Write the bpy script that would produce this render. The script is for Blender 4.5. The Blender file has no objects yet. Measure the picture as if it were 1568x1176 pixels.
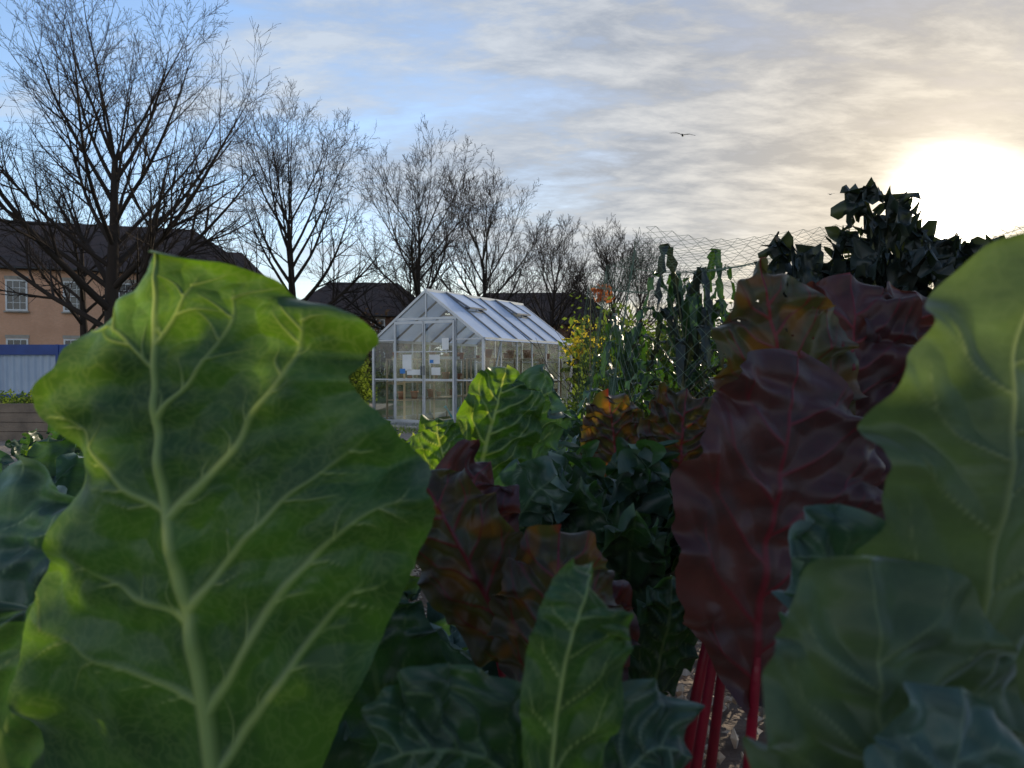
import bpy, math, random
import numpy as np
from mathutils import Vector, Matrix

scene = bpy.context.scene
COL = scene.collection
R = math.radians

# ------------------------------------------------------------------ helpers
def link(o, parent=None):
    COL.objects.link(o)
    if parent: o.parent = parent
    return o

def empty(name, loc=(0, 0, 0), rotz=0.0):
    e = bpy.data.objects.new(name, None)
    e.empty_display_size = 0.1
    e.location = loc
    e.rotation_euler = (0, 0, rotz)
    return link(e)

def mesh_obj(name, verts, faces, mat, parent=None, smooth=False):
    me = bpy.data.meshes.new(name)
    v = verts.tolist() if isinstance(verts, np.ndarray) else verts
    f = faces.tolist() if isinstance(faces, np.ndarray) else faces
    me.from_pydata(v, [], f)
    me.update()
    if mat: me.materials.append(mat)
    if smooth:
        me.polygons.foreach_set("use_smooth", [True] * len(me.polygons))
    return link(bpy.data.objects.new(name, me), parent)

def boxes(name, lst, mat, parent=None):
    """lst of (cx,cy,cz,sx,sy,sz)"""
    V, F = [], []
    for (cx, cy, cz, sx, sy, sz) in lst:
        b = len(V)
        for dx in (-.5, .5):
            for dy in (-.5, .5):
                for dz in (-.5, .5):
                    V.append((cx + dx * sx, cy + dy * sy, cz + dz * sz))
        for q in ((0, 1, 3, 2), (4, 6, 7, 5), (0, 4, 5, 1), (2, 3, 7, 6), (0, 2, 6, 4), (1, 5, 7, 3)):
            F.append(tuple(b + i for i in q))
    return mesh_obj(name, V, F, mat, parent)

def bars(name, lst, mat, parent=None):
    """lst of (p,q,w,h): rectangular bars from p to q"""
    V, F = [], []
    for (p, q, w, h) in lst:
        p = Vector(p); q = Vector(q); d = (q - p).normalized()
        up = Vector((0, 0, 1)) if abs(d.z) < .95 else Vector((0, 1, 0))
        s = d.cross(up).normalized(); u = s.cross(d)
        b = len(V)
        for c in (p, q):
            for (a, e) in ((-1, -1), (1, -1), (1, 1), (-1, 1)):
                V.append(tuple(c + s * (a * w / 2) + u * (e * h / 2)))
        F += [(b, b + 1, b + 2, b + 3), (b + 7, b + 6, b + 5, b + 4)]
        for i in range(4):
            j = (i + 1) % 4
            F.append((b + i, b + 4 + i, b + 4 + j, b + j))
    return mesh_obj(name, V, F, mat, parent)

def tubes_data(segs, sides):
    P0 = np.array([s[0] for s in segs], float); P1 = np.array([s[1] for s in segs], float)
    r0 = np.array([s[2] for s in segs]); r1 = np.array([s[3] for s in segs])
    D = P1 - P0; Ln = np.linalg.norm(D, axis=1, keepdims=True) + 1e-9; D = D / Ln
    ref = np.where(np.abs(D[:, 2:3]) < .9, np.array([[0, 0, 1.]]), np.array([[1., 0, 0]]))
    A = np.cross(D, ref); A /= np.linalg.norm(A, axis=1, keepdims=True) + 1e-9
    B = np.cross(D, A)
    n = len(segs)
    V = np.zeros((n, 2, sides, 3))
    P1e = P1 + D * r1[:, None] * .3
    for k in range(sides):
        a = 2 * math.pi * k / sides
        o = A * math.cos(a) + B * math.sin(a)
        V[:, 0, k] = P0 + o * r0[:, None]
        V[:, 1, k] = P1e + o * r1[:, None]
    V = V.reshape(-1, 3)
    F = []
    base = (np.arange(n) * 2 * sides)[:, None]
    for k in range(sides):
        j = (k + 1) % sides
        F.append(base + np.array([[k, j, sides + j, sides + k]]))
    F = np.stack(F, 1).reshape(-1, 4)
    return V, F

def tubes(name, segs, mat, parent=None, sides=6, smooth=True):
    groups = {}
    for s in segs:
        k = sides if s[2] > .03 else (4 if sides > 4 and s[2] > .016 else 3)
        groups.setdefault(k, []).append(s)
    VV, FF, off = [], [], 0
    for k, g in groups.items():
        V, F = tubes_data(g, k)
        VV.append(V); FF.append(F + off); off += len(V)
    return mesh_obj(name, np.concatenate(VV), np.concatenate(FF), mat, parent, smooth)

def catmull(ctrl, ts):
    P = [Vector(c) for c in ctrl]
    P = [P[0] * 2 - P[1]] + P + [P[-1] * 2 - P[-2]]
    n = len(P) - 3
    out = []
    for t in ts:
        u = min(max(t, 0), .999999) * n; i = int(u); f = u - i
        a, b, c, d = P[i], P[i + 1], P[i + 2], P[i + 3]
        out.append(.5 * ((2 * b) + (c - a) * f + (2 * a - 5 * b + 4 * c - d) * f * f + (3 * b - a - 3 * c + d) * f ** 3))
    return out

def path_tube(name, ctrl, r0, r1, mat, parent=None, n=14, sides=8):
    pts = catmull(ctrl, np.linspace(0, 1, n + 1))
    segs = [(tuple(pts[i]), tuple(pts[i + 1]), r0 + (r1 - r0) * i / n, r0 + (r1 - r0) * (i + 1) / n) for i in range(n)]
    V, F = tubes_data(segs, sides)
    return mesh_obj(name, V, F, mat, parent, True)

def sn(x, y, seed, n=6, lo=.5, hi=2.0):
    """smooth pseudo noise from summed sines"""
    rs = np.random.RandomState(seed)
    o = 0
    for i in range(n):
        f = lo + (hi - lo) * rs.rand(); a = rs.rand() * 6.283
        o = o + np.sin(2 * math.pi * f * (x * math.cos(a) + y * math.sin(a)) + rs.rand() * 6.283 + 1.3 * np.sin(y * f * 2.1 + i))
    return o / n

# ------------------------------------------------------------------ materials
def newmat(name):
    m = bpy.data.materials.new(name); m.use_nodes = True
    nt = m.node_tree
    for n in list(nt.nodes): nt.nodes.remove(n)
    out = nt.nodes.new("ShaderNodeOutputMaterial")
    return m, nt, out

def N(nt, t, **kw):
    n = nt.nodes.new(t)
    for k, v in kw.items(): setattr(n, k, v)
    return n

def c4(c): return (c[0], c[1], c[2], 1)

def mixc(nt, fac, a, b, mode='MIX'):
    n = nt.nodes.new("ShaderNodeMix"); n.data_type = 'RGBA'; n.blend_type = mode
    for s, v in ((n.inputs[0], fac), (n.inputs[6], a), (n.inputs[7], b)):
        if isinstance(v, bpy.types.NodeSocket): nt.links.new(v, s)
        elif isinstance(v, (int, float)): s.default_value = v
        else: s.default_value = c4(v)
    return n.outputs[2]

def mth(nt, op, a, b=None, c=None, clamp=False):
    n = nt.nodes.new("ShaderNodeMath"); n.operation = op; n.use_clamp = clamp
    for i, v in enumerate((a, b, c)):
        if v is None: continue
        if isinstance(v, bpy.types.NodeSocket): nt.links.new(v, n.inputs[i])
        else: n.inputs[i].default_value = v
    return n.outputs[0]

def simple(name, c1, c2=None, scale=8., rough=.7, metal=0., bump=.0, bscale=40., spec=.4, detail=3.):
    m, nt, out = newmat(name)
    p = N(nt, "ShaderNodeBsdfPrincipled")
    p.inputs["Roughness"].default_value = rough; p.inputs["Metallic"].default_value = metal
    p.inputs["Specular IOR Level"].default_value = spec
    tc = N(nt, "ShaderNodeTexCoord")
    if c2 is not None:
        no = N(nt, "ShaderNodeTexNoise"); no.inputs["Scale"].default_value = scale; no.inputs["Detail"].default_value = detail
        nt.links.new(tc.outputs["Object"], no.inputs["Vector"])
        f = mth(nt, 'MULTIPLY_ADD', no.outputs[0], 2.4, -.7, True)
        nt.links.new(mixc(nt, f, c1, c2), p.inputs["Base Color"])
    else: p.inputs["Base Color"].default_value = c4(c1)
    if bump:
        n2 = N(nt, "ShaderNodeTexNoise"); n2.inputs["Scale"].default_value = bscale; n2.inputs["Detail"].default_value = 3
        nt.links.new(tc.outputs["Object"], n2.inputs["Vector"])
        b = N(nt, "ShaderNodeBump"); b.inputs["Strength"].default_value = bump; b.inputs["Distance"].default_value = .02
        nt.links.new(n2.outputs[0], b.inputs["Height"]); nt.links.new(b.outputs[0], p.inputs["Normal"])
    nt.links.new(p.outputs[0], out.inputs[0])
    return m

def leafmat(name, base, base2, vein, trans, tvein, rough=.44, tfac=.45, spots=None, spec=.42, sheen=None, net=0., bump=.6):
    """vein / mott / spot are per-vertex leaf attributes computed from the leaf's own coordinates"""
    m, nt, out = newmat(name)
    def attr(n_):
        a = N(nt, "ShaderNodeAttribute"); a.attribute_name = n_; return a.outputs["Fac"]
    ve, mo, spt = attr("vein"), attr("mott"), attr("spot")
    f = ve
    uv = N(nt, "ShaderNodeUVMap"); uv.uv_map = "leafuv"
    no = N(nt, "ShaderNodeTexNoise"); no.inputs["Scale"].default_value = 48; no.inputs["Detail"].default_value = 2.5
    nt.links.new(uv.outputs[0], no.inputs["Vector"])
    hgt = no.outputs[0]
    if net:
        wv = mixc(nt, .05, uv.outputs[0], no.outputs[1])
        vo = N(nt, "ShaderNodeTexVoronoi"); vo.feature = 'DISTANCE_TO_EDGE'; vo.inputs["Scale"].default_value = 105
        vo.voronoi_dimensions = '2D'
        nt.links.new(wv, vo.inputs["Vector"])
        nn = mth(nt, 'MULTIPLY_ADD', vo.outputs[0], -5., 1., True)
        f = mth(nt, 'MAXIMUM', ve, mth(nt, 'MULTIPLY', nn, net))
    nf = mth(nt, 'ADD', mth(nt, 'MULTIPLY_ADD', no.outputs[0], 1.2, -.6), mo, clamp=True)
    bcol = mixc(nt, nf, base, base2)
    tcol = mixc(nt, nf, trans, tuple(x * .42 for x in trans))
    if spots:
        bcol = mixc(nt, spt, bcol, spots[0]); tcol = mixc(nt, spt, tcol, spots[1])
    bcol = mixc(nt, f, bcol, vein); tcol = mixc(nt, f, tcol, tvein)
    p = N(nt, "ShaderNodeBsdfPrincipled")
    nt.links.new(mth(nt, 'MULTIPLY_ADD', nf, .25, rough - .1), p.inputs["Roughness"])
    p.inputs["Specular IOR Level"].default_value = spec
    if sheen:
        p.inputs["Sheen Weight"].default_value = sheen; p.inputs["Sheen Tint"].default_value = (.8, .9, 1, 1)
        p.inputs["Sheen Roughness"].default_value = .4
    nt.links.new(bcol, p.inputs["Base Color"])
    b = N(nt, "ShaderNodeBump"); b.inputs["Strength"].default_value = bump; b.inputs["Distance"].default_value = .003
    nt.links.new(hgt, b.inputs["Height"]); nt.links.new(b.outputs[0], p.inputs["Normal"])
    t = N(nt, "ShaderNodeBsdfTranslucent"); nt.links.new(tcol, t.inputs["Color"])
    mx = N(nt, "ShaderNodeMixShader"); mx.inputs[0].default_value = tfac
    nt.links.new(p.outputs[0], mx.inputs[1]); nt.links.new(t.outputs[0], mx.inputs[2])
    nt.links.new(mx.outputs[0], out.inputs[0])
    return m

def facemat(name, c, t, tf=.4, rough=.5):
    m, nt, out = newmat(name)
    tc = N(nt, "ShaderNodeTexCoord"); no = N(nt, "ShaderNodeTexNoise"); no.inputs["Scale"].default_value = 3.; no.inputs["Detail"].default_value = 1
    nt.links.new(tc.outputs["Object"], no.inputs["Vector"])
    col = mixc(nt, no.outputs[0], tuple(x * .5 for x in c), tuple(min(1, x * 1.5) for x in c))
    p = N(nt, "ShaderNodeBsdfDiffuse")
    nt.links.new(col, p.inputs["Color"])
    tt = N(nt, "ShaderNodeBsdfTranslucent"); tt.inputs["Color"].default_value = c4(t)
    mx = N(nt, "ShaderNodeMixShader"); mx.inputs[0].default_value = tf
    nt.links.new(p.outputs[0], mx.inputs[1]); nt.links.new(tt.outputs[0], mx.inputs[2])
    nt.links.new(mx.outputs[0], out.inputs[0])
    return m

M_hero = leafmat("brassica_leaf_underside", (.032, .092, .032), (.018, .058, .028), (.22, .31, .13), (.125, .25, .008), (.36, .44, .09), tfac=.50, sheen=.18, net=.14)
M_leaf = leafmat("brassica_leaf", (.034, .092, .028), (.020, .062, .026), (.26, .36, .14), (.20, .38, .012), (.55, .60, .06), tfac=.48, sheen=.15, net=.12)
M_leafblue = leafmat("blue_kale_leaf", (.044, .090, .070), (.026, .060, .052), (.14, .21, .15), (.05, .14, .02), (.14, .22, .07), tfac=.30, sheen=.4, rough=.42, net=.10)
M_dark = leafmat("dark_green_leaf", (.025, .062, .03), (.014, .038, .022), (.09, .15, .07), (.055, .15, .010), (.16, .22, .04), tfac=.38, sheen=.18, net=.10)
M_grey = leafmat("grey_green_leaf", (.066, .105, .050), (.048, .084, .046), (.15, .20, .10), (.12, .19, .03), (.21, .27, .09), tfac=.45, sheen=.45, rough=.5, net=.08)
M_chard = leafmat("chard_leaf", (.050, .022, .027), (.028, .016, .019), (.10, .010, .022), (.20, .050, .020), (.26, .018, .014), tfac=.42, sheen=.28, net=.10)
M_chardg = leafmat("chard_olive_leaf", (.044, .050, .026), (.040, .024, .022), (.11, .014, .024), (.13, .12, .012), (.26, .03, .015), tfac=.42, sheen=.25,
                   spots=((.080, .042, .014), (.32, .14, .012)), net=.10)
M_kale = leafmat("curly_kale_leaf", (.018, .028, .024), (.010, .018, .016), (.05, .06, .04), (.03, .045, .012), (.05, .05, .02), tfac=.25, sheen=.08)
M_stemred = simple("chard_stem", (.28, .007, .025), (.12, .006, .018), 25, .35, spec=.6)
M_stemg = simple("green_stem", (.22, .32, .12), (.17, .25, .10), 30, .4)
M_stalk = simple("kale_stalk", (.16, .17, .09), (.09, .10, .06), 30, .6)
M_bark = simple("tree_bark", (.040, .030, .024), None, rough=.9, spec=.1)
M_alu = simple("aluminium", (.50, .52, .55), (.40, .42, .45), 5, .4, .6)
M_alud = simple("glazing_bar", (.14, .15, .17), None, rough=.5, metal=.3)  # darker aluminium: shadow along the roof bars put into the colour
M_soil = simple("soil", (.09, .058, .04), (.20, .14, .10), 7, .95, bump=1., bscale=25)
M_wood = simple("weathered_timber", (.24, .18, .13), (.13, .10, .075), 4, .85, bump=.4, bscale=30)
M_blue = simple("blue_paint", (.03, .07, .26), (.025, .05, .19), 2, .5)
M_panel = simple("grey_blue_panel", (.42, .48, .56), (.32, .38, .48), 1.2, .6)
M_white = simple("white_paint", (.75, .75, .73), (.6, .6, .58), 4, .5)
M_roof = simple("roof_tiles", (.060, .036, .028), (.035, .024, .02), 1.5, .8, bump=.5, bscale=12)
M_pot = simple("terracotta", (.34, .13, .06), (.25, .09, .05), 9, .8)
M_redtub = simple("dark_red_planter", (.16, .03, .025), (.10, .02, .02), 5, .5)
M_bird = simple("gull_feathers", (.20, .20, .21), (.10, .10, .11), 6, .8)
M_net = simple("net_cord", (.10, .15, .10), None, rough=.6)
M_cane = simple("bamboo_cane", (.26, .19, .09), (.17, .12, .06), 12, .6)
M_winglass = simple("window_glass", (.03, .04, .055), (.015, .02, .03), 1, .08, spec=.8)

def brickmat(name, a, b, mortar):
    m, nt, out = newmat(name)
    tc = N(nt, "ShaderNodeTexCoord"); mp = N(nt, "ShaderNodeMapping"); mp.inputs["Rotation"].default_value = (R(90), 0, 0)
    nt.links.new(tc.outputs["Object"], mp.inputs[0])
    br = N(nt, "ShaderNodeTexBrick"); br.inputs["Scale"].default_value = 4.4
    br.inputs["Color1"].default_value = c4(a); br.inputs["Color2"].default_value = c4(b); br.inputs["Mortar"].default_value = c4(mortar)
    br.inputs["Mortar Size"].default_value = .012
    nt.links.new(mp.outputs[0], br.inputs["Vector"])
    no = N(nt, "ShaderNodeTexNoise"); no.inputs["Scale"].default_value = .8; no.inputs["Detail"].default_value = 3
    nt.links.new(tc.outputs["Object"], no.inputs["Vector"])
    col = mixc(nt, mth(nt, 'MULTIPLY_ADD', no.outputs[0], 1.2, -.3, True), br.outputs[0], tuple(x * .72 for x in b))
    p = N(nt, "ShaderNodeBsdfDiffuse")
    nt.links.new(col, p.inputs["Color"]); nt.links.new(p.outputs[0], out.inputs[0])
    return m
M_brick = brickmat("orange_brick", (.74, .41, .26), (.66, .36, .22), (.55, .46, .38))
M_brickd = brickmat("brown_brick", (.22, .11, .07), (.17, .09, .06), (.2, .16, .13))

# glass (thin sheet)
m, nt, out = newmat("greenhouse_glass"); M_glass = m
tr = N(nt, "ShaderNodeBsdfTransparent"); tr.inputs[0].default_value = (.86, .91, .90, 1)
gl = N(nt, "ShaderNodeBsdfGlossy"); gl.inputs["Roughness"].default_value = .05
df = N(nt, "ShaderNodeBsdfTranslucent"); df.inputs[0].default_value = (.6, .66, .66, 1)
tc = N(nt, "ShaderNodeTexCoord"); no = N(nt, "ShaderNodeTexNoise"); no.inputs["Scale"].default_value = 2.2; no.inputs["Detail"].default_value = 4
nt.links.new(tc.outputs["Object"], no.inputs["Vector"])
m1 = N(nt, "ShaderNodeMixShader"); nt.links.new(mth(nt, 'MULTIPLY_ADD', no.outputs[0], .30, -.09, True), m1.inputs[0])
nt.links.new(tr.outputs[0], m1.inputs[1]); nt.links.new(df.outputs[0], m1.inputs[2])
fr = N(nt, "ShaderNodeFresnel"); fr.inputs[0].default_value = 1.45
m2 = N(nt, "ShaderNodeMixShader"); nt.links.new(mth(nt, 'ADD', fr.outputs[0], .03, clamp=True), m2.inputs[0])
nt.links.new(m1.outputs[0], m2.inputs[1]); nt.links.new(gl.outputs[0], m2.inputs[2]); nt.links.new(m2.outputs[0], out.inputs[0])
# polycarbonate roof sheet
m, nt, out = newmat("polycarbonate_sheet"); M_poly = m
p = N(nt, "ShaderNodeBsdfPrincipled"); p.inputs["Base Color"].default_value = (.58, .69, .90, 1); p.inputs["Roughness"].default_value = .22
p.inputs["Specular IOR Level"].default_value = .9
tt = N(nt, "ShaderNodeBsdfTranslucent"); tt.inputs[0].default_value = (.70, .80, .96, 1)
tc = N(nt, "ShaderNodeTexCoord"); wv = N(nt, "ShaderNodeTexNoise"); wv.inputs["Scale"].default_value = 1.7
nt.links.new(tc.outputs["Object"], wv.inputs["Vector"])
mx = N(nt, "ShaderNodeMixShader"); nt.links.new(mth(nt, 'MULTIPLY_ADD', wv.outputs[0], .4, .05), mx.inputs[0])
nt.links.new(p.outputs[0], mx.inputs[1]); nt.links.new(tt.outputs[0], mx.inputs[2]); nt.links.new(mx.outputs[0], out.inputs[0])

# ------------------------------------------------------------------ leaf builder
def make_leaf(name, ctrl, nrm, wl, wr, mat, parent=None, nx=22, ny=36, veins=None, ruffle=.008, rf=5., fold=.12,
              curl=0., pucker=.0015, midw=.003, edge=.05, seed=0, nv=6, tip=.06, raise_v=.001, smooth_w=5, twist=0., holes=0., nrm2=None, soft_w=.035, lat=.6):
    lin = np.linspace(0, 1, ny)
    ts = .55 * lin + .45 * np.sin(math.pi / 2 * lin)
    C = np.array([tuple(v) for v in catmull(ctrl, ts)])
    Cf = np.array([tuple(v) for v in catmull(ctrl, np.linspace(0, 1, 40))])
    L = float(np.sum(np.linalg.norm(np.diff(Cf, axis=0), axis=1)))
    eps = 1e-3
    Ta = np.array([tuple(v) for v in catmull(ctrl, np.clip(ts + eps, 0, 1))]) - np.array([tuple(v) for v in catmull(ctrl, np.clip(ts - eps, 0, 1))])
    Ta /= np.linalg.norm(Ta, axis=1, keepdims=True) + 1e-12
    n0 = np.array(nrm, float); n1 = np.array(nrm2 if nrm2 is not None else nrm, float)
    Nn = n0[None] * (1 - ts[:, None]) + n1[None] * ts[:, None]
    S = np.cross(Ta, Nn); S /= np.linalg.norm(S, axis=1, keepdims=True) + 1e-9
    Nn = np.cross(S, Ta)
    if twist:
        a = twist * ts[:, None]
        S, Nn = S * np.cos(a) + Nn * np.sin(a), Nn * np.cos(a) - S * np.sin(a)
    g = np.linspace(0, 1, 300)
    ker = np.ones(smooth_w) / smooth_w
    rs = np.random.RandomState(seed + 11)
    def prof(lst, ph):
        w = np.interp(g, [a for a, b in lst], [b for a, b in lst])
        w = np.convolve(np.pad(w, smooth_w // 2, mode='edge'), ker, 'valid')[:300]
        w = w * (1 + edge * (sn(g * 6, g * 0 + ph, seed + 3) * 1.6 + .6 * sn(g * 22, g * 0 + ph, seed + 5)))
        cap = np.sqrt(np.clip(1 - (np.clip(g - (1 - tip), 0, 1) / tip) ** 2, 0, 1))
        return w * cap
    WL, WR = prof(wl, 0.), prof(wr, 3.)
    wlt, wrt = np.interp(ts, g, WL), np.interp(ts, g, WR)
    s = np.linspace(-1, 1, nx)
    Sg, Tg = np.meshgrid(s, ts)
    W = np.where(Sg < 0, wlt[:, None], wrt[:, None])
    X = Sg * W; Y = Tg * L
    vf = np.zeros_like(X)
    mw = midw * (1 - .8 * Tg)
    vf = np.maximum(vf, np.clip(1.4 - np.abs(X) / (mw + 1e-9), 0, 1))
    if veins is None:
        veins = []
        for i in range(nv):
            for sd in (-1, 1):
                v0 = .06 + .80 * (i + (.0 if sd < 0 else .45)) / nv
                wv = np.interp(min(v0 + .12, .97), g, WL if sd < 0 else WR)
                pts = [(0, v0 * L)]
                for k in (.3, .6, .92):
                    pts.append((sd * wv * k, v0 * L + wv * (.75 * k + .25 * k * k) + rs.randn() * .03 * wv))
                veins.append((pts, midw * .5, midw * .16))
                q = pts[2]
                if nx > 30:
                    veins.append(([q, (q[0] + sd * wv * .12, q[1] + wv * .35), (q[0] + sd * wv * .16, q[1] + wv * .55)], midw * .25, midw * .1))
    # warp the lookup so veins meander slightly
    Xw = X + .006 * L * sn(X / L * 6, Y / L * 6, seed + 41); Yw = Y + .008 * L * sn(X / L * 6, Y / L * 6, seed + 43)
    soft = np.exp(-(X / (L * .04)) ** 2)
    for (pts, w0, w1) in veins:
        pts = [tuple(v)[:2] for v in catmull([(a, b, 0) for a, b in pts], np.linspace(0, 1, (4 if nx > 60 else 2) * len(pts)))]
        n = len(pts) - 1
        for k in range(n):
            ax, ay = pts[k]; bx, by = pts[k + 1]
            dx, dy = bx - ax, by - ay; l2 = dx * dx + dy * dy + 1e-12
            h = np.clip(((Xw - ax) * dx + (Yw - ay) * dy) / l2, 0, 1)
            d = np.hypot(Xw - ax - h * dx, Yw - ay - h * dy)
            wd = w0 + (w1 - w0) * (k + h) / n
            vf = np.maximum(vf, np.clip(1.25 - d / wd, 0, 1) * (1 - .75 * ((k + h) / n) ** 1.3))
            soft = np.maximum(soft, np.exp(-(d / (L * soft_w)) ** 2))
    Z = fold * np.abs(X) * (1 - .3 * Sg ** 2)
    env = np.abs(Sg) ** 2.2
    ru = np.sin(2 * math.pi * rf * Tg + rs.rand() * 6 + (Sg > 0) * 2.1 + 1.2 * np.sin(5 * Tg + seed)) + .5 * np.sin(2 * math.pi * rf * 2.3 * Tg + rs.rand() * 6 + Sg)
    Z = Z + ruffle * env * ru
    Z = Z - curl * np.abs(Sg) ** 4
    Z = Z - pucker * (1 - soft) * 1.6 + pucker * sn(X / L * 5, Y / L * 5, seed + 7) * 1.5
    Z = Z + raise_v * vf
    P = C[:, None, :] + S[:, None, :] * X[..., None] + Nn[:, None, :] * Z[..., None]
    P = P + Ta[:, None, :] * (ruffle * lat * env * np.cos(2 * math.pi * rf * 1.3 * Tg + seed))[..., None]
    V = P.reshape(-1, 3)
    idx = np.arange(nx * ny).reshape(ny, nx)
    F = np.stack([idx[:-1, :-1], idx[:-1, 1:], idx[1:, 1:], idx[1:, :-1]], -1).reshape(-1, 4)
    if holes:
        hn = sn(X / L * 9, Y / L * 9, seed + 31, 7, .8, 2.4).reshape(-1)
        keep = ~((hn[F[:, 0]] > holes) & (soft.reshape(-1)[F[:, 0]] < .75))
        F = F[keep]
    o = mesh_obj(name, V, F, mat, parent, True)
    me = o.data
    mott = np.clip(.5 + .8 * sn(X / L * 4, Y / L * 4, seed + 17) - .25 * (1 - soft), 0, 1)
    spot = np.clip(2.6 * sn(X / L * 5, Y / L * 5, seed + 19, 7, .5, 1.6) - .25, 0, 1)
    for nm, ar in (("vein", vf), ("mott", mott), ("spot", spot)):
        a = me.attributes.new(nm, 'FLOAT', 'POINT'); a.data.foreach_set("value", ar.reshape(-1).astype(np.float32))
    uvl = me.uv_layers.new(name="leafuv")
    li = np.zeros(len(me.loops), dtype=np.int32); me.loops.foreach_get("vertex_index", li)
    uvs = np.stack([X.reshape(-1) + seed * .37, Y.reshape(-1)], -1)[li]
    uvl.data.foreach_set("uv", uvs.astype(np.float32).reshape(-1))
    return o

OVAL = [(0, .10), (.08, .35), (.2, .72), (.38, .98), (.55, 1.), (.72, .90), (.88, .68), (1, .45)]
def ov(w, shape=OVAL): return [(a, b * w) for a, b in shape]
LANCE = [(0, .2), (.15, .55), (.35, .95), (.55, 1.), (.75, .85), (.9, .6), (1, .3)]

CAMH = 1.12
# ------------------------------------------------------------------ foreground brassica (large leaf)
brass = empty("brassica_plant", (-.2, .5, .3))
def P(parent, o):
    o.matrix_parent_inverse = Matrix.Translation(-Vector(parent.location))
    return o
u = .000438
def py2v(py): return (1290 - py) * u / .40
HR = [(1290, 130), (1176, 220), (1100, 280), (1040, 330), (980, 388), (920, 415), (860, 405), (810, 380), (760, 352), (720, 322), (680, 300), (640, 292), (600, 318),
      (570, 308), (545, 334), (520, 330), (490, 300), (462, 255), (445, 200), (425, 186), (400, 178), (385, 160), (376, 140)]
HL = [(1290, 330), (1200, 330), (1100, 325), (1000, 290), (920, 240), (850, 195), (800, 160), (750, 155), (710, 185), (670, 218), (620, 208), (590, 160), (560, 158),
      (530, 128), (500, 92), (450, 76), (410, 68), (390, 64), (376, 58)]
hv = lambda l: [(py2v(a), b * u) for a, b in l]
U = lambda l, w0, w1: ([(a * u, b * u) for a, b in l], w0 * u, w1 * u)
hveins = [
    U([(2, 430), (85, 500), (160, 600), (205, 690), (218, 760), (222, 800)], 9, 3),
    U([(5, 280), (108, 370), (210, 450), (315, 520)], 9, 3),
    U([(5, 140), (110, 250), (222, 330), (300, 370), (370, 385)], 9, 3),
    U([(0, 590), (63, 670), (112, 770), (118, 850)], 5.5, 2),
    U([(0, 440), (-70, 500), (-120, 580), (-165, 630)], 7, 2),
    U([(0, 260), (-78, 320), (-165, 390)], 9, 3),
    U([(0, 690), (-52, 750), (-95, 775)], 4.5, 2),
    U([(0, 150), (-90, 200), (-185, 240), (-280, 290)], 7, 2),
    U([(0, 60), (115, 160), (215, 240), (270, 270)], 9, 3),
    U([(0, 730), (45, 810), (60, 870)], 4.5, 2),
]
_r = random.Random(3); _sub = []
for (pts, w0, w1) in list(hveins):
    for k in range(1, len(pts)):
        for fr_ in (.25, .7):
            ax, ay = pts[k - 1]; bx, by = pts[k]
            x, y = ax + (bx - ax) * fr_, ay + (by - ay) * fr_
            a = math.atan2(by - ay, bx - ax) + _r.choice((-1, 1)) * _r.uniform(.5, .9)
            l = _r.uniform(35, 75) * u; a2 = a + _r.uniform(-.5, .5)
            _sub.append(([(x, y), (x + math.cos(a) * l * .5, y + math.sin(a) * l * .5), (x + math.cos(a) * l * .5 + math.cos(a2) * l * .6, y + math.sin(a) * l * .5 + math.sin(a2) * l * .6)], 2.6 * u, 1.3 * u))
hveins += _sub
P(brass, make_leaf("leaf_large", [(-.203, .515, .80), (-.217, .50, .93), (-.234, .495, 1.03), (-.243, .503, 1.12), (-.243, .515, 1.197)], (0, -1, 0),
          hv(HL), hv(HR), M_hero, brass, nx=240, ny=280, veins=hveins, ruffle=.013, rf=3.0, fold=-.12, pucker=.0058, midw=13 * u, edge=.022,
          raise_v=.0026, tip=.05, smooth_w=5, seed=4, soft_w=.045, lat=.25, curl=.012))
P(brass, path_tube("petiole", [(-.16, .62, .30), (-.185, .57, .55), (-.198, .53, .72), (-.206, .512, .84)], .011, .0065, M_stemg, brass))

def L(parent, name, ctrl, w, mat, nrm=(0, -1, 0), wr=None, shape=OVAL, stem=None, smat=None, sr=.004, **kw):
    wr = w if wr is None else wr
    o = make_leaf(name, ctrl, nrm, ov(w, shape), ov(wr, shape), mat, parent, **kw)
    P(parent, o)
    if stem:
        P(parent, path_tube(name + "_stalk", stem + [ctrl[0], tuple((Vector(ctrl[0]) * .6 + Vector(ctrl[1]) * .4))], sr * 1.5, sr * .7, smat or M_stemg, parent))
    return o

L(brass, "leaf_side", [(-.44, .72, .66), (-.46, .72, .80), (-.50, .72, .92), (-.50, .76, 1.02)], .095, M_leafblue, nx=60, ny=80, ruffle=.018, rf=5, pucker=.006, seed=21, stem=[(-.3, .7, .3), (-.40, .70, .5)])
L(brass, "leaf_side_low", [(-.40, .62, .60), (-.40, .60, .74), (-.42, .58, .87), (-.43, .60, .93)], .09, M_dark, nx=50, ny=70, ruffle=.014, rf=4, pucker=.005, seed=22, stem=[(-.3, .7, .3), (-.36, .66, .45)])
L(brass, "leaf_back", [(-.12, .78, .55), (-.13, .78, .70), (-.15, .78, .82), (-.16, .80, .88)], .08, M_dark, nx=50, ny=70, ruffle=.014, rf=5, pucker=.005, seed=23, stem=[(-.2, .7, .3), (-.15, .74, .42)])
L(brass, "leaf_back_low", [(-.20, .70, .50), (-.17, .66, .62), (-.12, .62, .74), (-.07, .62, .83)], .07, M_dark, nx=50, ny=70, ruffle=.014, rf=5, pucker=.005, seed=24, stem=[(-.2, .7, .3), (-.2, .7, .4)])

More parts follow.
